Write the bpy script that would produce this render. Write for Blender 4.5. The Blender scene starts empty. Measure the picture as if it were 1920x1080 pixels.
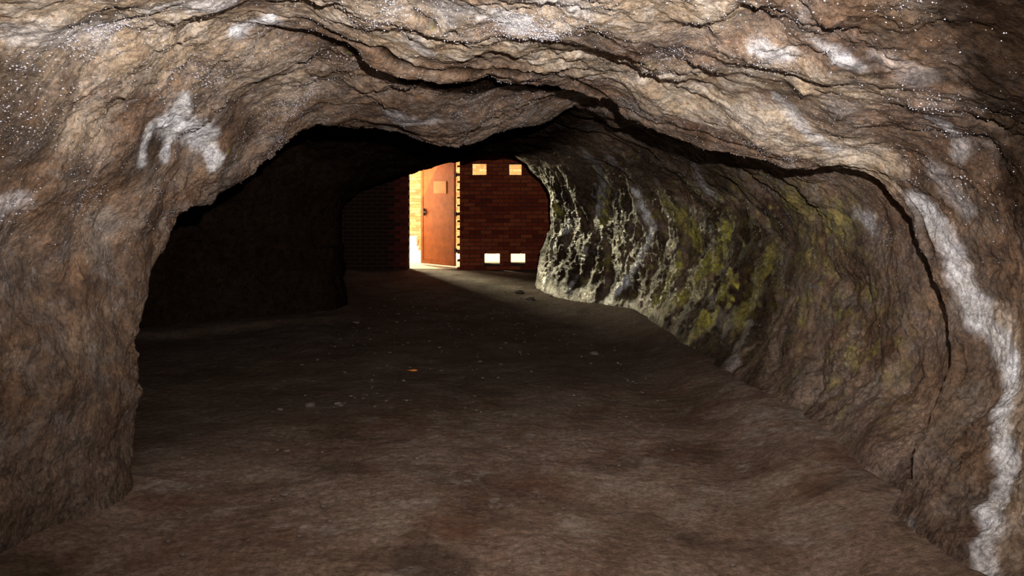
import bpy, bmesh, math, random
import numpy as np
from mathutils import Vector

random.seed(4)
rng = np.random.default_rng(7)
scene = bpy.context.scene
try:
    scene.view_settings.view_transform = 'Standard'
    scene.view_settings.look = 'None'
except Exception:
    pass

# ------------------------------------------------------------------ image pixel helper
EYE = 1.5           # camera height above the cave floor (m)
F = 1500.0
def W(u, v, d):     # image pixel (u, v) and chosen depth -> world metres
    return ((u-960)*d/F, d, EYE-(v-355)*d/F)

# ------------------------------------------------------------------ noise
_perm = rng.permutation(256).astype(np.int32)
_perm = np.concatenate([_perm, _perm, _perm])
_g = rng.normal(size=(256, 3)); _g /= np.linalg.norm(_g, axis=1)[:, None]
_g = _g.astype(np.float32)
def perlin(p):
    p = p.astype(np.float32)
    i = np.floor(p).astype(np.int32); f = p-i
    i &= 255
    w = f*f*f*(f*(f*6-15)+10)
    out = 0
    for dx in (0, 1):
        wx = w[:, 0] if dx else 1-w[:, 0]
        for dy in (0, 1):
            wy = w[:, 1] if dy else 1-w[:, 1]
            for dz in (0, 1):
                wz = w[:, 2] if dz else 1-w[:, 2]
                h = _perm[_perm[_perm[(i[:, 0]+dx) & 255]+((i[:, 1]+dy) & 255)]+((i[:, 2]+dz) & 255)]
                g = _g[h]
                out = out + wx*wy*wz*(g[:, 0]*(f[:, 0]-dx)+g[:, 1]*(f[:, 1]-dy)+g[:, 2]*(f[:, 2]-dz))
    return out*1.6
def fbm(p, o=4, ridged=False, gain=.5):
    s = 0; a = 1.; t = 0
    for k in range(o):
        n = perlin(p*(2.03**k)+k*17.3)
        if ridged: n = 1-2*np.abs(n)
        s = s+a*n; t += a; a *= gain
    return s/t
def sstep(a, b, x):
    t = np.clip((x-a)/(b-a), 0, 1); return t*t*(3-2*t)
def terrace(n, k, edge=.3):      # flaky bedding: flat treads and sharp little scarps
    v = n*k; f = np.floor(v); return (f+sstep(0, edge, v-f)+.25*(v-f))/k

# ------------------------------------------------------------------ cave rings
def ring(y, xz): return [(x, y, z) for x, z in xz]
R = []
near = [(-2.0,-.15),(-2.05,.4),(-2.1,.85),(-2.1,1.25),(-1.95,1.65),(-1.75,1.95),(-1.4,2.15),(-.95,2.28),(-.4,2.3),(.1,2.28),(.55,2.24),(1.0,2.17),(1.5,2.0),(1.95,1.72),(2.15,1.3),(2.15,.9),(1.95,.5),(1.66,.18),(1.45,-.2)]
R.append([(.1+.02*(x-.1), -3.2, 1.1+.02*(z-1.1)) for x, z in near])
R.append(ring(-2.6, [(x*1.05, 1.1+(z-1.1)*1.05 if z > .3 else z) for x, z in near]))
R.append(ring(0.6, [(x*1.1, z*1.04 if z > .3 else z) for x, z in near]))
R.append(ring(2.5, near))                                              # 3
R.append([W(*a) for a in [(45,1090,3.3),(45,850,3.3),(25,650,3.3),(55,480,3.4),(130,330,3.4),(250,190,3.5),(400,90,3.6),(575,50,3.7),
     (740,125,4.0),(920,142,4.4),(1100,172,4.7),(1205,232,4.9),(1430,295,4.5),(1650,335,4.1),(1745,500,3.8),(1790,650,3.65),(1745,785,3.5),(1690,920,3.4),(1640,1070,3.35)]])  # 4 crack
R.append([W(*a) for a in [(258,980,4.0),(252,800,4.1),(250,640,4.2),(285,480,4.4),(322,405,4.6),(430,332,5.0),(560,250,5.4),(700,250,5.8),
     (860,272,6.0),(985,235,6.1),(1090,203,6.0),(1212,240,5.6),(1433,302,5.0),(1640,345,4.5),(1742,500,4.15),(1783,650,3.95),(1728,785,3.75),(1665,920,3.65),(1615,1060,3.55)]])   # 5 rim
R.append([(-3.0,5.0,-.15),(-3.2,5.1,.4),(-3.3,5.2,.9),(-3.2,5.3,1.4),(-3.0,5.4,1.8),(-2.6,5.6,2.1),(-2.1,5.9,2.3),(-1.3,6.3,2.35),(-.5,6.5,2.3),(.1,6.7,2.22),(.55,6.7,2.17),(1.12,6.3,1.98),
     (1.70,5.9,1.66),(2.03,5.5,1.36),(2.1,5.2,.98),(2.02,5.0,.57),(1.83,4.8,.26),(1.58,4.7,-.02),(1.45,4.6,-.25)])   # 6
R.append([(-3.9,8.2,-.15),(-4.0,8.3,.5),(-4,8.4,1.0),(-3.8,8.4,1.5),(-3.4,8.4,1.9),(-2.8,8.4,2.1),(-2.1,8.4,2.2),(-1.3,8.4,2.2),(-.6,8.3,2.2),(.05,8.2,2.16),(.6,8.0,2.1),(1.15,7.8,1.92),
     (1.55,7.6,1.6),(1.8,7.5,1.3),(1.85,7.4,.95),(1.75,7.3,.6),(1.6,7.2,.3),(1.45,7.1,.03),(1.35,7.1,-.25)])   # 7
R.append([(-2.1,9.6,-.15),(-2.2,9.8,.5),(-2.25,9.9,1.0),(-2.2,9.9,1.4),(-2.0,9.9,1.75),(-1.7,9.8,1.95),(-1.35,9.7,2.0),(-1.0,9.7,2.05),(-.6,9.8,2.05),(-.1,9.9,2.05),(.4,9.9,1.98),(.85,9.8,1.8),
     (1.1,9.7,1.55),(1.25,9.6,1.25),(1.3,9.5,.95),(1.3,9.4,.6),(1.3,9.3,.3),(1.27,9.2,.02),(1.2,9.2,-.25)])   # 8
R.append(ring(12.0, [(-2.5,-.15),(-2.65,.4),(-2.7,.9),(-2.5,1.3),(-2.15,1.55),(-1.8,1.68),(-1.5,1.76),(-1.1,1.86),(-.7,1.94),(-.35,2.0),(-.03,2.03),(.2,1.87),(.35,1.64),(.5,1.37),(.57,1.1),(.52,.8),(.42,.45),(.36,.1),(.3,-.25)]))  # 9
R.append(ring(15.12, [(-3.1,-.15),(-3.2,.5),(-3.2,1.1),(-3.0,1.6),(-2.7,2.0),(-2.3,2.2),(-1.8,2.3),(-1.3,2.35),(-.8,2.38),(-.4,2.38),(0,2.36),(.5,2.25),(.8,2.05),(1.0,1.7),(1.05,1.2),(1.0,.8),(.9,.4),(.85,.1),(.85,-.25)]))  # 10
C = np.array(R, dtype=np.float64)      # rings, cols, 3
NR, NC = C.shape[:2]
K = 46
segs = [14, 24, 80, 250, 310, 140, 180, 140, 130, 50]
def spl(P, ts, ten=.42):
    n = len(P)
    i = np.clip(np.floor(ts).astype(int), 0, n-2); f = (ts-i)
    T = np.zeros_like(P)
    T[1:-1] = (P[2:]-P[:-2])*ten
    T[0] = P[1]-P[0]; T[-1] = P[-1]-P[-2]
    # limit tangents so close rings do not overshoot
    dl = np.linalg.norm(P[1:]-P[:-1], axis=-1, keepdims=True)
    lim = np.minimum(np.concatenate([dl[:1], dl]), np.concatenate([dl, dl[-1:]]))*1.2
    L = np.linalg.norm(T, axis=-1, keepdims=True)+1e-9
    T = T*np.minimum(1, lim/L)
    sh = (-1,)+(1,)*(P.ndim-1); f = f.reshape(sh)
    h00 = 2*f**3-3*f**2+1; h10 = f**3-2*f**2+f; h01 = -2*f**3+3*f**2; h11 = f**3-f**2
    return h00*P[i]+h10*T[i]+h01*P[i+1]+h11*T[i+1]
ts = np.concatenate([i+np.arange(n)/n for i, n in enumerate(segs)]+[[NR-1.0]])
ss = np.linspace(0, NC-1, (NC-1)*K+1)
G = spl(C, ts)                                  # rows x NC x 3
G = spl(np.swapaxes(G, 0, 1).copy(), ss, .5)           # cols x rows x 3
G = np.swapaxes(G, 0, 1).copy()                        # rows x cols x 3
nr, nc = G.shape[:2]
TT, SS = np.meshgrid(ts, ss, indexing='ij')
def normals(G):
    a = np.gradient(G, axis=0); b = np.gradient(G, axis=1)
    n = np.cross(a, b); n /= (np.linalg.norm(n, axis=-1, keepdims=True)+1e-12)
    return n
N = normals(G)
mid = N[nr//3, nc//2]
if mid[2] < 0: N = -N       # outward (into the rock)
P = G.reshape(-1, 3); t = TT.ravel(); s = SS.ravel(); Nf = N.reshape(-1, 3)
fade = sstep(-.05, .45, P[:, 2])*0.8+.2
big = fbm(P*1.3+3, 3)*.10
med = fbm(P*3.0+9, 3)*.06
# bedding / flow folds that run round the passage
arc = np.linalg.norm(np.diff(G, axis=0), axis=-1)
arc = np.concatenate([np.zeros((1, nc)), np.cumsum(arc, 0)]).mean(1)
am = np.repeat(arc[:, None], nc, 1).ravel()
q = np.stack([am*3.2+fbm(P*1.1, 2)*1.6, s*.36, P[:, 0]*.5], 1)
nq = fbm(q, 5)
terr = terrace(nq, 10)
q2 = np.stack([am*2.0+fbm(P*.9+5, 2)*1.4, s*.36, P[:, 0]*.2+7], 1)
fold2 = fbm(q2, 4, ridged=True)
rightin = sstep(5.05, 6, t)*sstep(10.5, 12.5, s)
slab = sstep(6, 9, s)*(1-sstep(4.0, 4.1, t))*sstep(2.8, 3.3, t)
patchy = sstep(-.15, .35, fbm(P*1.7+40, 2))
calm = 1-.6*np.exp(-((t-4.05)/.22)**2)*sstep(6, 7.5, s)       # rock is smoother right along the parting
disp = (big+med)*calm
disp += terr*(.012+.075*slab*calm+.05*rightin)+fold2*.065*rightin*sstep(6.0, 7.5, t)
# slabby facets
nf = fbm(P*np.array([2.6, 2.6, 3.6])+1, 5, gain=.55)
disp += terrace(nf, 8, .35)*.12*(.25+.75*patchy)*(1-.35*rightin)*calm
disp += fbm(P*8+1, 5, ridged=True, gain=.6)*(.018*(.3+.7*patchy)+.016*rightin)
disp += fbm(P*26+4, 3)*.006
disp *= fade
# ---- main crack: overhanging slab edge along ring 4
met = np.linalg.norm(C[5]-C[4], axis=-1)
metc = np.interp(ss, np.arange(NC), met)[None, :].repeat(nr, 0).ravel()
jag = fbm(np.stack([s*2.2, s*0, s*0+3.3], 1), 5, gain=.6)*.07
dist = (t-4)*np.where(t > 4, metc, .9)+jag*np.minimum(1, metc)
ampc = sstep(6.3, 7.6, s)*(1-.6*sstep(15.8, 17.2, s))
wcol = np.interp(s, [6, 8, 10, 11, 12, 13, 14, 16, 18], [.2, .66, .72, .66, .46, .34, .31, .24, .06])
step_up = sstep(0, .012, dist)*(1-sstep(wcol*1.0, wcol*2.2, dist))
lip = np.exp(-(np.minimum(dist, 0)/.14)**2)*(1-sstep(0, .012, dist))
disp += ampc*(-.03*lip+.08*step_up)
P0 = P+Nf*disp[:, None]

# ---- strokes located on the rock from image pixels, stored as world points
dirs = np.stack([960+F*P0[:, 0]/np.maximum(P0[:, 1], .1), 355-F*(P0[:, 2]-EYE)/np.maximum(P0[:, 1], .1)], 1)
valid = P0[:, 1] > 1.5
def on_rock(u, v):
    dd = (dirs[:, 0]-u)**2+(dirs[:, 1]-v)**2
    dd = np.where(valid, dd, 1e9)
    m = dd < max(64, dd.min()*1.5)
    idx = np.nonzero(m)[0]
    return P0[idx[np.argmin(P0[idx, 1])]]
def polydist(pts, gap=.5):
    w = [on_rock(*a) for a in pts]
    best = np.full(len(P0), 9., dtype=np.float32)
    for a, b in zip(w[:-1], w[1:]):
        ab = b-a
        h = np.clip(((P0-a)@ab)/(ab@ab+1e-9), 0, 1)
        best = np.minimum(best, np.linalg.norm(P0-a-h[:, None]*ab, axis=1))
    return best
wob = fbm(P0*7+2, 3); wob2 = fbm(P0*22+8, 2)
def stroke(pts, r, ragged=.6):
    d = polydist(pts)/r
    d = d*(1+ragged*wob)+.35*wob2*ragged
    return 1-sstep(.4, 1.25, d)
white = np.zeros(len(P0)); moss = white.copy(); tan = white.copy(); dark = white.copy()
def add(a, b, k=1.): return np.maximum(a, b*k)
# calcite splash on the left
for pts, r in [([(325,225),(385,265)], .10), ([(290,240),(270,310)], .035), ([(395,270),(415,315)], .05), ([(330,255),(318,300)], .04), ([(350,190),(345,230)], .04)]:
    white = add(white, stroke(pts, r), .85)
# vein down the right
white = add(white, stroke([(1705,375),(1765,440),(1795,520),(1835,600),(1885,680)], .07), .75)
white = add(white, stroke([(1885,670),(1872,760),(1885,850),(1860,950),(1840,1070)], .06), .85)
tan = add(tan, stroke([(1865,600),(1900,760),(1880,1060)], .10), .6)
white = add(white, stroke([(1455,190),(1500,240),(1560,285)], .05), .6)
white = add(white, stroke([(1590,895),(1625,900)], .05), .35)
white = add(white, stroke([(1700,980),(1670,1030)], .05), .35)
# pale slab
tan = add(tan, stroke([(760,80),(900,100),(1100,130),(1250,190),(1430,250),(1620,300)], .24), 1.)
tan = add(tan, stroke([(1100,110),(1300,150),(1560,170)], .22), .9)
tan = add(tan, stroke([(1000,30),(1300,40)], .25), .8)
tan = add(tan, stroke([(100,30),(350,60)], .35), .85)
tan = add(tan, stroke([(600,20),(800,30)], .25), .7)
tan = add(tan, stroke([(450,130),(560,170)], .25), .5)
tan = add(tan, stroke([(150,240),(190,230)], .14), .6)
# sheen and glitter highlights painted on as white patches
for pts, r, k in [([(930,40),(975,45)], .08, .7), ([(1030,10),(1100,30)], .09, .4), ([(760,75),(800,110)], .06, .5), ([(740,230),(800,235)], .10, .4),
                  ([(580,270),(620,262)], .09, .35), ([(450,62),(500,50)], .05, .9), ([(300,25),(430,15)], .08, .5), ([(60,70),(160,60)], .10, .4),
                  ([(1430,95),(1460,110)], .06, .7), ([(1550,105),(1580,120)], .05, .6), ([(1770,240),(1790,300)], .05, .4), ([(1650,110),(1720,140)], .06, .25),
                  ([(1740,330),(1800,390)], .06, .3), ([(10,390),(40,380)], .07, .4), ([(830,20),(880,20)], .07, .4)]:
    white = add(white, stroke(pts, r, 1.), k)
# inner right wall: dark tone varying with the folds, pale streaks over it
rag = sstep(-.15, .25, fold2-fold2.mean())
dark = add(dark, rightin*.85*(1-.75*rag)*sstep(5.6, 6.6, t))
for pts, r, k in [([(1090,285),(1125,350),(1110,400)], .12, .5), ([(1185,370),(1215,430),(1190,480),(1150,540),(1115,580)], .08, 1.),
                  ([(1060,420),(1030,460),(1015,520)], .08, 1.), ([(1090,460),(1060,540)], .05, .7), ([(1140,300),(1190,380)], .08, .5),
                  ([(1330,560),(1350,610)], .10, .25), ([(1290,310),(1330,370)], .1, .4), ([(1600,400),(1620,420)], .06, .45),
                  ([(1400,600),(1360,690)], .07, .35), ([(1020,240),(1100,250)], .2, .2)]:
    st = stroke(pts, r, 1.2)*k; white = np.maximum(white, st); dark = dark*(1-.9*st)
for pts, r, k in [([(1010,335),(1040,400)], .12, 1.), ([(1350,430),(1300,510),(1240,580)], .13, .9), ([(1260,500),(1200,600)], .11, 1.),
                  ([(1350,540),(1300,620),(1265,665)], .11, 1.), ([(1440,480),(1380,600)], .12, .6), ([(1130,360),(1120,420)], .07, .9),
                  ([(1240,380),(1300,440)], .12, .7), ([(1480,380),(1560,420)], .14, .5), ([(1030,440),(1010,520)], .08, .5), ([(1160,440),(1090,530)], .07, .5)]:
    st = stroke(pts, r, 1.6)*k; moss = np.maximum(moss, st); dark = dark*(1-.8*st)
moss = np.maximum(moss, rightin*.45*sstep(-.1, .5, wob))
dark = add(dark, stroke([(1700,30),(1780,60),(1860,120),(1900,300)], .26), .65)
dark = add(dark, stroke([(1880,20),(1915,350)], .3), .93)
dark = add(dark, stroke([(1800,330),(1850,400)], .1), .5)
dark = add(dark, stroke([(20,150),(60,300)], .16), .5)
# shade painted into the inner chamber beyond the left rim, and its roof
shade = sstep(5.0, 5.3, t)*(1-sstep(9.8, 11.3, s))
dark = np.maximum(dark, 1.*shade)
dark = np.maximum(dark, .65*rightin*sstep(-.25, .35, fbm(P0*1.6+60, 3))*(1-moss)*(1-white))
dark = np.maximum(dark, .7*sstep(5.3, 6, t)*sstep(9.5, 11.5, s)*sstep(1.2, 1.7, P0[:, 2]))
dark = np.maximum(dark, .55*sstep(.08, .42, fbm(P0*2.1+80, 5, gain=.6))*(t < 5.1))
dark = np.maximum(dark, .45*(1-sstep(.5, 1.4, P0[:, 2]))*(s < 5)*(t < 5.1))      # flash falloff painted into the foot of the left wall
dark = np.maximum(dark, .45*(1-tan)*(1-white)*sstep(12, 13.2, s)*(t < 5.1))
lip_shade = ampc*sstep(0, .01, dist)*(1-sstep(wcol*.85, wcol*1.05, dist))  # shadow behind the slab lip, painted in as a dark strip
dark = np.maximum(dark, 1.*lip_shade)
# thin cracks, plus shadow lines painted along slab edge and rim
crk = np.zeros(len(P0))
for pts, r in [([(742,0),(790,40),(850,72),(905,120),(925,140)], .014), ([(1130,128),(1220,140),(1318,146)], .008), ([(1790,650),(1800,690),(1770,740),(1725,790),(1720,850),(1700,890)], .016),
               ([(1240,215),(1330,240),(1450,262)], .008), ([(420,60),(480,30),(575,48)], .010), ([(575,50),(640,80),(700,100),(740,125),(830,142),(920,142),(1000,150),(1100,175),(1150,210),(1205,235)], .034),
               ([(1205,235),(1320,262),(1430,298),(1560,322),(1650,337)], .024),
               ([(1650,335),(1700,390),(1735,470),(1755,560),(1790,650)], .022), ([(540,285),(560,262),(600,243),(680,248),(760,262),(860,270)], .018)]:
    d = polydist(pts)+np.abs(wob2)*.008+wob*.012
    c = 1-sstep(r*.4, r*1.4, np.abs(d)); crk = np.maximum(crk, c)
P1 = P0+Nf*(crk*.04)[:, None]
dark = np.maximum(dark, crk*.98)
earth = 1-sstep(.05, .6, P0[:, 2]+.12*wob+.15*fbm(P0*2+70, 2))
earth *= (1-.7*sstep(6.5, 8, t))*(1-white)
Gf = P1.reshape(nr, nc, 3)

# ------------------------------------------------------------------ node helpers
class NT:
    def __init__(s, name):
        s.m = bpy.data.materials.new(name); s.m.use_nodes = True
        s.t = s.m.node_tree; s.b = s.t.nodes['Principled BSDF']
    def n(s, typ, **kw):
        x = s.t.nodes.new(typ)
        for k, v in kw.items():
            if k in x.inputs.keys(): x.inputs[k].default_value = v
            else: setattr(x, k, v)
        return x
    def l(s, a, b): s.t.links.new(a, b)
    def noise(s, scale, detail=4, rough=.55, vec=None, dist=0):
        x = s.n('ShaderNodeTexNoise'); x.inputs['Scale'].default_value = scale; x.inputs['Detail'].default_value = detail
        x.inputs['Roughness'].default_value = rough; x.inputs['Distortion'].default_value = dist
        if vec: s.l(vec, x.inputs['Vector'])
        return x.outputs['Fac']
    def ramp(s, fac, stops):
        x = s.n('ShaderNodeValToRGB'); cr = x.color_ramp
        while len(cr.elements) < len(stops): cr.elements.new(.5)
        for e, (p, c) in zip(cr.elements, stops):
            e.position = p; e.color = (*c, 1) if len(c) == 3 else c
        s.l(fac, x.inputs['Fac']); return x.outputs['Color']
    def mix(s, fac, a, b, mode='MIX'):
        x = s.n('ShaderNodeMix', data_type='RGBA', blend_type=mode)
        for i, v in ((0, fac), (6, a), (7, b)):
            if hasattr(v, 'is_linked'): s.l(v, x.inputs[i])
            elif isinstance(v, (int, float)): x.inputs[i].default_value = v
            else: x.inputs[i].default_value = (*v, 1)
        return x.outputs[2]
    def math(s, op, a, b=0.):
        x = s.n('ShaderNodeMath', operation=op)
        for i, v in ((0, a), (1, b)):
            if hasattr(v, 'is_linked'): s.l(v, x.inputs[i])
            else: x.inputs[i].default_value = v
        return x.outputs[0]
    def bump(s, h, dist, strength=1., prev=None):
        x = s.n('ShaderNodeBump'); x.inputs['Strength'].default_value = strength; x.inputs['Distance'].default_value = dist
        s.l(h, x.inputs['Height'])
        if prev: s.l(prev, x.inputs['Normal'])
        return x.outputs['Normal']

def earth_color(m, tc):
    base = m.ramp(m.noise(1.4, 7, .65, tc, .5), [(.3, (.085,.050,.033)), (.5, (.16,.105,.075)), (.68, (.24,.18,.14))])
    f = m.ramp(m.noise(45, 5, .7, tc), [(.3, (.6,.58,.56)), (.62, (1.25,1.25,1.25))])
    return m.mix(1., base, f, 'MULTIPLY')

def rock_mat():
    m = NT('wet_cave_rock')
    tc = m.n('ShaderNodeTexCoord').outputs['Object']
    at = m.n('ShaderNodeAttribute', attribute_name='rock')
    sep = m.n('ShaderNodeSeparateColor'); m.l(at.outputs['Color'], sep.inputs[0])
    wh, mo, ta = sep.outputs[0], sep.outputs[1], sep.outputs[2]
    dk = m.n('ShaderNodeAttribute', attribute_name='stain_shade').outputs['Fac']
    ea = m.n('ShaderNodeAttribute', attribute_name='earth').outputs['Fac']
    base = m.ramp(m.noise(2.6, 9, .72, tc, .3), [(.30, (.048,.026,.015)), (.45, (.122,.072,.043)), (.56, (.20,.130,.084)), (.70, (.30,.235,.185))])
    red = m.ramp(m.noise(5, 5, .6, tc, .4), [(.38, (.88,.89,.88)), (.62, (1.16,1.0,.80))])
    base = m.mix(1., base, red, 'MULTIPLY')
    grey = m.ramp(m.noise(4.5, 8, .78, tc, .4), [(.51, (0,0,0)), (.64, (1,1,1))])
    base = m.mix(m.math('MULTIPLY', grey, .42), base, (.27,.245,.23))
    tanc = m.ramp(m.noise(5, 8, .75, tc, .3), [(.33, (.26,.155,.085)), (.47, (.46,.335,.21)), (.6, (.62,.52,.41)), (.75, (.50,.47,.46))])
    base = m.mix(m.math('MULTIPLY', ta, .9), base, tanc)
    whc = m.ramp(m.noise(9, 6, .65, tc), [(.3, (.48,.44,.39)), (.6, (.78,.77,.79))])
    base = m.mix(wh, base, whc)
    moc = m.ramp(m.noise(11, 5, .6, tc), [(.35, (.09,.085,.010)), (.6, (.40,.34,.035))])
    base = m.mix(mo, base, moc)
    base = m.mix(m.math('MULTIPLY', ea, .75), base, earth_color(m, tc))
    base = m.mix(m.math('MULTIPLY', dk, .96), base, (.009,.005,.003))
    mott = m.ramp(m.noise(15, 6, .75, tc), [(.36, (.5,.48,.48)), (.52, (1.0,1.0,1.0)), (.66, (1.3,1.27,1.25))])
    base = m.mix(1., base, mott, 'MULTIPLY')
    fine = m.ramp(m.noise(60, 4, .75, tc), [(.32, (.62,.60,.60)), (.6, (1.12,1.12,1.12))])
    base = m.mix(1., base, fine, 'MULTIPLY')
    m.l(base, m.b.inputs['Base Color'])
    m.b.inputs['Roughness'].default_value = .55
    inv = m.math('SUBTRACT', 1., dk)
    m.l(m.math('MULTIPLY', inv, .4), m.b.inputs['Specular IOR Level'])
    b1 = m.bump(m.noise(12, 8, .68, tc, .2), .032, .8)
    b2 = m.bump(m.noise(75, 4, .7, tc), .007, .8, b1)
    m.l(b2, m.b.inputs['Normal'])
    b3 = m.bump(m.noise(24, 5, .65, tc), .065, 1.)
    m.l(b3, m.b.inputs['Coat Normal'])
    wet = m.ramp(m.noise(1.3, 5, .65, tc), [(.42, (.3,)*3), (.56, (1,)*3)])
    dry = m.math('MULTIPLY', inv, m.math('SUBTRACT', 1., m.math('MULTIPLY', ea, .9)))
    m.l(m.math('MULTIPLY', wet, dry), m.b.inputs['Coat Weight'])
    cr = m.ramp(m.noise(3, 4, .6, tc), [(.4, (.16,)*3), (.6, (.34,)*3)])
    m.l(cr, m.b.inputs['Coat Roughness'])
    m.b.inputs['Coat IOR'].default_value = 1.8
    return m.m
rock = rock_mat()

def grid_mesh(name, G, mats, attrs):
    r, c = G.shape[:2]
    me = bpy.data.meshes.new(name)
    me.vertices.add(r*c); me.vertices.foreach_set('co', G.reshape(-1).astype(np.float32))
    idx = np.arange(r*c).reshape(r, c)
    f = np.stack([idx[:-1, :-1], idx[1:, :-1], idx[1:, 1:], idx[:-1, 1:]], -1).reshape(-1, 4)
    me.loops.add(f.size); me.loops.foreach_set('vertex_index', f.ravel().astype(np.int32))
    me.polygons.add(len(f)); me.polygons.foreach_set('loop_start', (np.arange(len(f))*4).astype(np.int32))
    me.polygons.foreach_set('loop_total', np.full(len(f), 4, dtype=np.int32))
    me.update(calc_edges=True)
    me.polygons.foreach_set('use_smooth', np.ones(len(f), dtype=bool))
    for nme, (typ, dat) in attrs.items():
        a = me.attributes.new(nme, typ, 'POINT')
        a.data.foreach_set('color' if typ == 'FLOAT_COLOR' else 'value', dat.astype(np.float32).ravel())
    me.materials.append(mats)
    o = bpy.data.objects.new(name, me); scene.collection.objects.link(o)
    return o
colA = np.stack([white, moss, tan, np.ones_like(white)], 1).reshape(nr, nc, 4)
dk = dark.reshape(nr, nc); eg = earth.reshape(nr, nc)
shell = {}
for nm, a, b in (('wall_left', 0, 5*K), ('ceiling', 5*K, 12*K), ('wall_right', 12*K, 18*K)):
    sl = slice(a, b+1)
    shell[nm] = grid_mesh(nm, Gf[:, sl], rock, {'rock': ('FLOAT_COLOR', colA[:, sl]), 'stain_shade': ('FLOAT', dk[:, sl]), 'earth': ('FLOAT', eg[:, sl])})

# ------------------------------------------------------------------ water droplets hanging on the rock
area_w = (np.linalg.norm(np.gradient(Gf, axis=0), axis=-1)*np.linalg.norm(np.gradient(Gf, axis=1), axis=-1)).ravel()
cl = sstep(-.15, .38, fbm(P1*1.9+120, 3))**1.5*(.25+.75*sstep(-.1, .4, fbm(P1*6+150, 2)))+.05
wgt = area_w*cl*(t > 3.0)*(t < 5.2)*sstep(.9, 1.6, P1[:, 2])*(1-.8*np.clip(lip_shade+crk, 0, 1))
wgt += area_w*.35*(t > 5.2)*(t < 9)*(s > 11)*sstep(.3, .8, P1[:, 2])*cl
boost = np.zeros(len(P1))
for (u, v), r in [((1440,100),.10), ((1560,110),.07), ((1785,260),.12), ((1690,190),.15), ((470,55),.12), ((170,60),.25), ((70,170),.25), ((700,40),.2), ((350,140),.25), ((250,80),.25),
                  ((1350,30),.2), ((1000,60),.18), ((1450,20),.2), ((40,390),.1), ((560,180),.2), ((620,120),.12), ((1000,190),.2), ((1800,350),.1), ((850,60),.15)]:
    c = on_rock(u, v); boost = np.maximum(boost, np.exp(-((P1-c)**2).sum(1)/r**2))
wgt *= 1+5*boost
Nn = normals(Gf).reshape(-1, 3)
if Nn[nr//3*nc+nc//2][2] < 0: Nn = -Nn
bm = bmesh.new(); bmesh.ops.create_icosphere(bm, subdivisions=1, radius=1.0)
bv = np.array([v.co[:] for v in bm.verts]); bf = np.array([[v.index for v in f.verts] for f in bm.faces]); bm.free()
dmm = NT('water_drop'); dmm.b.inputs['Base Color'].default_value = (.48,.45,.48,1); dmm.b.inputs['Roughness'].default_value = .28; dmm.b.inputs['Specular IOR Level'].default_value = 1.
wgt /= wgt.sum()
pk = rng.choice(len(P1), 40000, p=wgt)
for nm, m in (('wall_left', s[pk] < 5), ('ceiling', (s[pk] >= 5) & (s[pk] < 12)), ('wall_right', s[pk] >= 12)):
    pick = pk[m]; ND = len(pick)
    dp = P1[pick]+rng.normal(size=(ND, 3))*.004
    dp = dp-Nn[pick]*.0004
    dr = (.0008+.0026*rng.random(ND)**4)*(1+.5*boost[pick])
    VV = (dp[:, None, :]+bv[None]*dr[:, None, None]*np.array([1, 1, .8])).reshape(-1, 3)
    FF = (bf[None]+(np.arange(ND)*len(bv))[:, None, None]).reshape(-1, 3)
    me = bpy.data.meshes.new('water_droplets')
    me.vertices.add(len(VV)); me.vertices.foreach_set('co', VV.astype(np.float32).ravel())
    me.loops.add(FF.size); me.loops.foreach_set('vertex_index', FF.astype(np.int32).ravel())
    me.polygons.add(len(FF)); me.polygons.foreach_set('loop_start', (np.arange(len(FF))*3).astype(np.int32)); me.polygons.foreach_set('loop_total', np.full(len(FF), 3, dtype=np.int32))
    me.update(calc_edges=True); me.polygons.foreach_set('use_smooth', np.ones(len(FF), dtype=bool))
    me.materials.append(dmm.m)
    wd = bpy.data.objects.new('water_droplets', me); scene.collection.objects.link(wd); wd.parent = shell[nm]

# ------------------------------------------------------------------ floor
ys = np.concatenate([np.linspace(-3.3, 2, 60)[:-1], np.linspace(2, 7, 520)[:-1], np.linspace(7, 15.3, 300)])
xs = np.linspace(-4.6, 3.0, 620)
YY, XX = np.meshgrid(ys, xs, indexing='ij')
Q = np.stack([XX.ravel(), YY.ravel(), np.zeros(XX.size)], 1)
z = fbm(Q*1.0+20, 3)*.03+fbm(Q*4+3, 4)*.013+fbm(Q*18, 4, gain=.6)*.006
rx = np.interp(Q[:, 1], [0, 3.3, 4.6, 7, 9.2, 12, 15], [1.6, 1.55, 1.6, 1.45, 1.25, .35, .85])
z += .15*sstep(.6, -.1, rx-Q[:, 0])**1.5*(1-sstep(9, 11, Q[:, 1])*.8)
lx = np.interp(Q[:, 1], [0, 4.1, 5, 8, 9.3, 12, 15], [-2, -2, -3.2, -3.9, -1.9, -2.4, -3.1])
z += .06*sstep(.5, -.1, Q[:, 0]-lx)**1.5
z = np.where(Q[:, 1] > 14.6, z*(15.3-Q[:, 1])/.7, z)
Q[:, 2] = z-.01
damp_falloff = sstep(4.0, 6.4, Q[:, 1]+.7*fbm(Q*1.1+90, 4)-.4*(Q[:, 0]))*(1-.85*sstep(8.6, 10.5, Q[:, 1]+Q[:, 0]*1.2))  # flash falloff painted in: darker mid floor, lighter towards the door
damp_falloff = np.maximum(damp_falloff, .8*sstep(.12, .4, fbm(Q*1.5+33, 4)))
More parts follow.
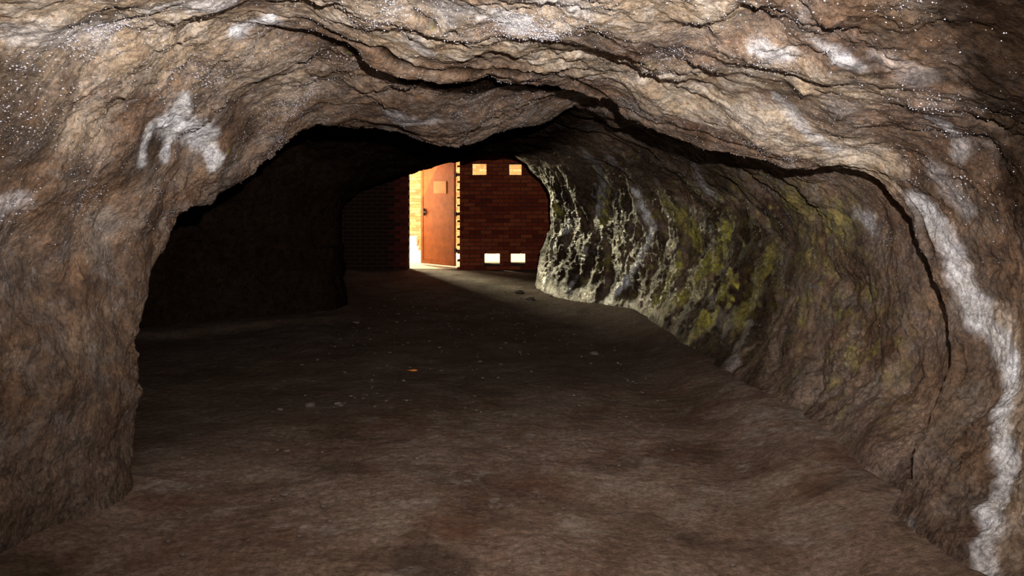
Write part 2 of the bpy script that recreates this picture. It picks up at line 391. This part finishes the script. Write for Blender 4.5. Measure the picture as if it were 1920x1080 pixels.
def floor_mat():
    m = NT('damp_earth_floor')
    tc = m.n('ShaderNodeTexCoord').outputs['Object']
    base = earth_color(m, tc)
    red = m.ramp(m.noise(1.9, 4, .6, tc), [(.52, (0,0,0)), (.68, (1,1,1))])
    base = m.mix(m.math('MULTIPLY', red, .6), base, (.095,.036,.016))
    pale = m.ramp(m.noise(3.2, 7, .75, tc, .4), [(.55, (0,0,0)), (.67, (1,1,1))])
    base = m.mix(m.math('MULTIPLY', pale, .55), base, (.31,.265,.225))
    dmp_falloff = m.n('ShaderNodeAttribute', attribute_name='damp_falloff').outputs['Fac']
    base = m.mix(m.math('MULTIPLY', dmp_falloff, .70), base, (.028,.016,.008))
    mott = m.ramp(m.noise(26, 7, .8, tc), [(.38, (.65,.63,.61)), (.52, (1.0,1.0,1.0)), (.66, (1.3,1.27,1.24))])
    base = m.mix(1., base, mott, 'MULTIPLY')
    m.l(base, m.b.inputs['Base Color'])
    m.b.inputs['Roughness'].default_value = .85
    m.b.inputs['Specular IOR Level'].default_value = .15
    b = m.bump(m.noise(14, 8, .7, tc), .015, .7)
    m.l(m.bump(m.noise(90, 4, .7, tc), .008, .7, b), m.b.inputs['Normal'])
    return m.m
grid_mesh('floor', Q.reshape(len(ys), len(xs), 3), floor_mat(), {'damp_falloff': ('FLOAT', damp_falloff)})

# ------------------------------------------------------------------ boxes / bricks
def boxes_obj(name, boxes, mats, midx=None, attr=None, parent=None):
    V = []; Fc = []; mi = []; at = []
    for k, bx in enumerate(boxes):
        x0, x1, y0, y1, z0, z1 = bx; b = len(V)
        V += [(x0,y0,z0),(x1,y0,z0),(x1,y1,z0),(x0,y1,z0),(x0,y0,z1),(x1,y0,z1),(x1,y1,z1),(x0,y1,z1)]
        Fc += [(b,b+3,b+2,b+1),(b+4,b+5,b+6,b+7),(b,b+1,b+5,b+4),(b+1,b+2,b+6,b+5),(b+2,b+3,b+7,b+6),(b+3,b,b+4,b+7)]
        mi += [midx[k] if midx else 0]*6; at += [attr[k] if attr else .5]*8
    me = bpy.data.meshes.new(name); me.from_pydata(V, [], Fc); me.update()
    for m in mats: me.materials.append(m)
    me.polygons.foreach_set('material_index', mi)
    a = me.attributes.new('tone', 'FLOAT', 'POINT'); a.data.foreach_set('value', at)
    o = bpy.data.objects.new(name, me); scene.collection.objects.link(o)
    if parent: o.parent = parent
    return o
def brick_mat(name, c0, c1, c2, shade=False):
    m = NT(name); tc = m.n('ShaderNodeTexCoord').outputs['Object']
    t = m.n('ShaderNodeAttribute', attribute_name='tone').outputs['Fac']
    st = [(.15, c0), (.55, c1), (1, c2)]
    if shade: st = [(0, (.018,.005,.003))]+st
    c = m.ramp(t, st)
    f = m.ramp(m.noise(30, 5, .7, tc), [(.3, (.65,.62,.6)), (.65, (1.15,1.15,1.15))])
    m.l(m.mix(1., c, f, 'MULTIPLY'), m.b.inputs['Base Color']); m.b.inputs['Roughness'].default_value = .85
    if shade: m.b.inputs['Specular IOR Level'].default_value = .1
    m.l(m.bump(m.noise(60, 5, .7, tc), .008, .7), m.b.inputs['Normal']); return m.m
def plain(name, c, r=.7, sc=20, var=.25):
    m = NT(name); tc = m.n('ShaderNodeTexCoord').outputs['Object']
    f = m.ramp(m.noise(sc, 5, .65, tc), [(.3, (1-var,)*3), (.7, (1+var*.4,)*3)])
    m.l(m.mix(1., c, f, 'MULTIPLY'), m.b.inputs['Base Color']); m.b.inputs['Roughness'].default_value = r
    m.l(m.bump(m.noise(sc*3, 4, .6, tc), .004, .5), m.b.inputs['Normal']); return m.m
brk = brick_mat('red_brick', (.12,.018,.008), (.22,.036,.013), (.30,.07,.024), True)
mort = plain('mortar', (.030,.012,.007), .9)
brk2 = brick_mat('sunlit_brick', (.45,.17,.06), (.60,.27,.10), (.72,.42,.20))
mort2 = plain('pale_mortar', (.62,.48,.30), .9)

def brick_wall(name, X0, X1, Z0, Z1, Y0, Y1, holes, mb, mm, BL=.215, BH=.062, J=.012, tooth=None):
    """solid wall with openings; individual bricks stand 5 mm proud of the mortar bed"""
    boxes = []; mi = []; tone = []
    xsx = sorted({X0, X1, *[h[0] for h in holes], *[h[1] for h in holes]})
    zsz = sorted({Z0, Z1, *[h[2] for h in holes], *[h[3] for h in holes]})
    for a, b in zip(xsx[:-1], xsx[1:]):
        for c, d in zip(zsz[:-1], zsz[1:]):
            if any(h[0] <= (a+b)/2 <= h[1] and h[2] <= (c+d)/2 <= h[3] for h in holes): continue
            boxes.append((a, b, Y0+.006, Y1-.006, c, d)); mi.append(1); tone.append(.5)
    k = 0; zz = Z0
    while zz < Z1-.02:
        z1 = min(zz+BH, Z1); x = X0-(BL/2 if k % 2 else 0)
        while x < X1:
            spans = [(max(x, X0), min(x+BL, X1))]
            for h in holes:
                if h[3] <= zz+.012 or h[2] >= z1-.012: continue
                new = []
                for a, b in spans:
                    if b <= h[0] or a >= h[1]: new.append((a, b)); continue
                    if a < h[0]: new.append((a, h[0]))
                    if b > h[1]: new.append((h[1], b))
                spans = new
            for a, b in spans:
                if b-a > .025:
                    j = random.uniform(-.002, .002)
                    # shade painted into the brick tone left of the doorway
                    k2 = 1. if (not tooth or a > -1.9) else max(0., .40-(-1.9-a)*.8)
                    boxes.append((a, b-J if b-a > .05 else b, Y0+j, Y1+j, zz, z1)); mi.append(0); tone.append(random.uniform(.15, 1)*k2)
            x += BL
        if tooth and k % 2 == 0 and tooth[1] > zz:      # toothed courses left in the jamb
            boxes.append((tooth[0]-.05, tooth[0]+.03, Y0+.01, Y1-.01, zz, zz+.03)); mi.append(0); tone.append(.8)
        zz += BH+J; k += 1
    return boxes_obj(name, boxes, [mb, mm], mi, tone)
DX0, DX1 = -1.95, -.98
holes = [(DX0, DX1, -.1, 2.08), (-.75,-.48,1.77,1.98), (-.05,.18,1.77,1.97), (-.52,-.23,.10,.30), (-.02,.25,.11,.30)]
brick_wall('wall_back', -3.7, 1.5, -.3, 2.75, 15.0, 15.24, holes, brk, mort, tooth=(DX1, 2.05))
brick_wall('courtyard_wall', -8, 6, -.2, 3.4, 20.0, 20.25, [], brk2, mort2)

# courtyard paving outside the door
gm = plain('pale_gravel', (.62,.52,.36), .9, 8, .4)
boxes_obj('courtyard_ground', [(-8, 6, 15.1, 20.3, -.35, 0.0)], [gm])
boxes_obj('stone_plinth', [(-2.75,-2.3,19.6,19.95,0,.10), (-2.70,-2.35,19.64,19.95,.10,.34)], [plain('pale_stone', (.85,.8,.72), .8)])

# ------------------------------------------------------------------ door leaf (ajar, opening outwards)
door = bpy.data.objects.new('door_1', None); scene.collection.objects.link(door)
hx, hy = -1.09, 15.32; tx, ty = -1.80, 15.98
L = math.hypot(tx-hx, ty-hy)
dm = plain('rusty_orange_paint', (.62,.16,.024), .55, 6, .35)
dm2 = plain('orange_plate', (.88,.40,.11), .5, 10, .2)
steel = plain('dark_steel', (.07,.05,.04), .5)
door.location = (hx, hy, 0); door.rotation_euler = (0, 0, math.atan2(ty-hy, tx-hx))
H = 2.04
boxes_obj('leaf_panel', [(0, L, -.015, .015, .03, H)], [dm], parent=door)
boxes_obj('leaf_frame', [(0,.06,-.028,.028,.03,H),(L-.06,L,-.028,.028,.03,H),(.06,L-.06,-.028,.028,.03,.10),(.06,L-.06,-.028,.028,H-.07,H)], [dm], parent=door)
boxes_obj('leaf_plate', [(.22,.58,-.035,.035,1.42,1.66)], [dm2], parent=door)
boxes_obj('leaf_handle', [(L-.13,L-.10,.03,.07,.98,1.12),(L-.20,L-.10,.06,.075,1.04,1.065)], [steel], parent=door)
hb = [(-.13, .18, -.03, -.018, z, z+.05) for z in (.3, 1.0, 1.75)]+[(-.03,.0,-.02,.02,z-.02,z+.07) for z in (.3,1.0,1.75)]
boxes_obj('hinge_straps', hb, [steel], parent=door)
# ------------------------------------------------------------------ loose stones
def stones(name, items, mat):
    V = []; Fc = []
    for (x, y, r) in items:
        bm = bmesh.new(); bmesh.ops.create_icosphere(bm, subdivisions=2, radius=r)
        sx, sy, sz = random.uniform(.8, 1.5), random.uniform(.7, 1.1), random.uniform(.35, .6); a = random.uniform(0, 6)
        for v in bm.verts:
            k = 1+random.uniform(-.13, .13); p = v.co*k
            px, py = p.x*sx, p.y*sy
            v.co = Vector((x+px*math.cos(a)-py*math.sin(a), y+px*math.sin(a)+py*math.cos(a), p.z*sz+r*.1))
        b = len(V); V += [tuple(v.co) for v in bm.verts]; Fc += [tuple(b+w.index for w in f.verts) for f in bm.faces]; bm.free()
    me = bpy.data.meshes.new(name); me.from_pydata(V, [], Fc); me.materials.append(mat)
    o = bpy.data.objects.new(name, me); scene.collection.objects.link(o); return o
it = [(-1.4,5.55,.035),(-1.58,5.45,.02),(-1.22,5.6,.02),(.75,7.3,.035),(-1.75,9.0,.04),(.1,11.6,.07),(.25,10.9,.06)]
for _ in range(420):
    y = random.uniform(2.9, 12); x = random.uniform(-1.8, 1.4 if y < 9 else .3)
    it.append((x, y, random.uniform(.005, .015)))
for _ in range(30):
    y = random.uniform(7, 11.5); x = float(np.interp(y, [4.6,7,9.2,12],[1.55,1.42,1.2,.3]))-random.uniform(.0,.2)
    it.append((x, y, random.uniform(.015, .04)))
stones('loose_stones', it, plain('stone', (.095,.065,.048), .85, 15, .4))

lm = bpy.data.meshes.new('fallen_leaf')
lv = []; n = 14
for k in range(n):
    a = 2*math.pi*k/n; r = .03*(1+.25*math.cos(3*a)); lv.append((r*1.4*math.cos(a), r*math.sin(a), .006*math.sin(2*a)))
lm.from_pydata(lv+[(0,0,.004)], [], [(k, (k+1) % n, n) for k in range(n)]); lm.materials.append(plain('orange_leaf', (.7,.22,.05), .6))
lo = bpy.data.objects.new('fallen_leaf', lm); lo.location = (-.82, 6.5, .03); scene.collection.objects.link(lo)

# ------------------------------------------------------------------ lights
def aim(o, tgt): o.rotation_euler = (Vector(tgt)-o.location).to_track_quat('-Z', 'Y').to_euler()
fl = bpy.data.lights.new('camera_flash', 'SPOT'); fl.energy = 1400; fl.shadow_soft_size = .02; fl.color = (1, .965, .945)
fl.spot_size = math.radians(124); fl.spot_blend = 1.0
fo = bpy.data.objects.new('camera_flash', fl); fo.location = (.16, .05, EYE+.26); aim(fo, (.35, 5, EYE+1.65)); scene.collection.objects.link(fo)
su = bpy.data.lights.new('sun', 'SUN'); su.energy = 9; su.angle = .01; su.color = (1, .80, .50)
so = bpy.data.objects.new('sun', su); so.location = (0, 10, 12); aim(so, (1, 14, 4)); scene.collection.objects.link(so)
def area(name, loc, tgt, sx, sy, e, c):
    a = bpy.data.lights.new(name, 'AREA'); a.shape = 'RECTANGLE'; a.size = sx; a.size_y = sy; a.energy = e; a.color = c
    o = bpy.data.objects.new(name, a); o.location = loc; aim(o, tgt); scene.collection.objects.link(o); return o
area('daylight', (-4.2, 19.6, 2.3), (.3, 11, .6), 1.0, 1.0, 1100, (1, .90, .58))
area('bounce_fill', (-2.5, 15.7, 1.4), (-1.3, 15.6, 1.1), .4, 1.4, 20, (1, .72, .42))  # added lamp out of view, stands in for bounce on the door leaf
w = bpy.data.worlds.new('world'); scene.world = w; w.use_nodes = True
w.node_tree.nodes['Background'].inputs[0].default_value = (.75,.85,1,1); w.node_tree.nodes['Background'].inputs[1].default_value = .6

# ------------------------------------------------------------------ camera
cam = bpy.data.cameras.new('camera'); cam.sensor_width = 36; cam.lens = 36*F/1920; cam.shift_y = -(540-355)/1920
cam.clip_start = .02
co = bpy.data.objects.new('camera', cam); co.location = (0, 0, EYE); co.rotation_euler = (math.pi/2, 0, 0)
scene.collection.objects.link(co); scene.camera = co
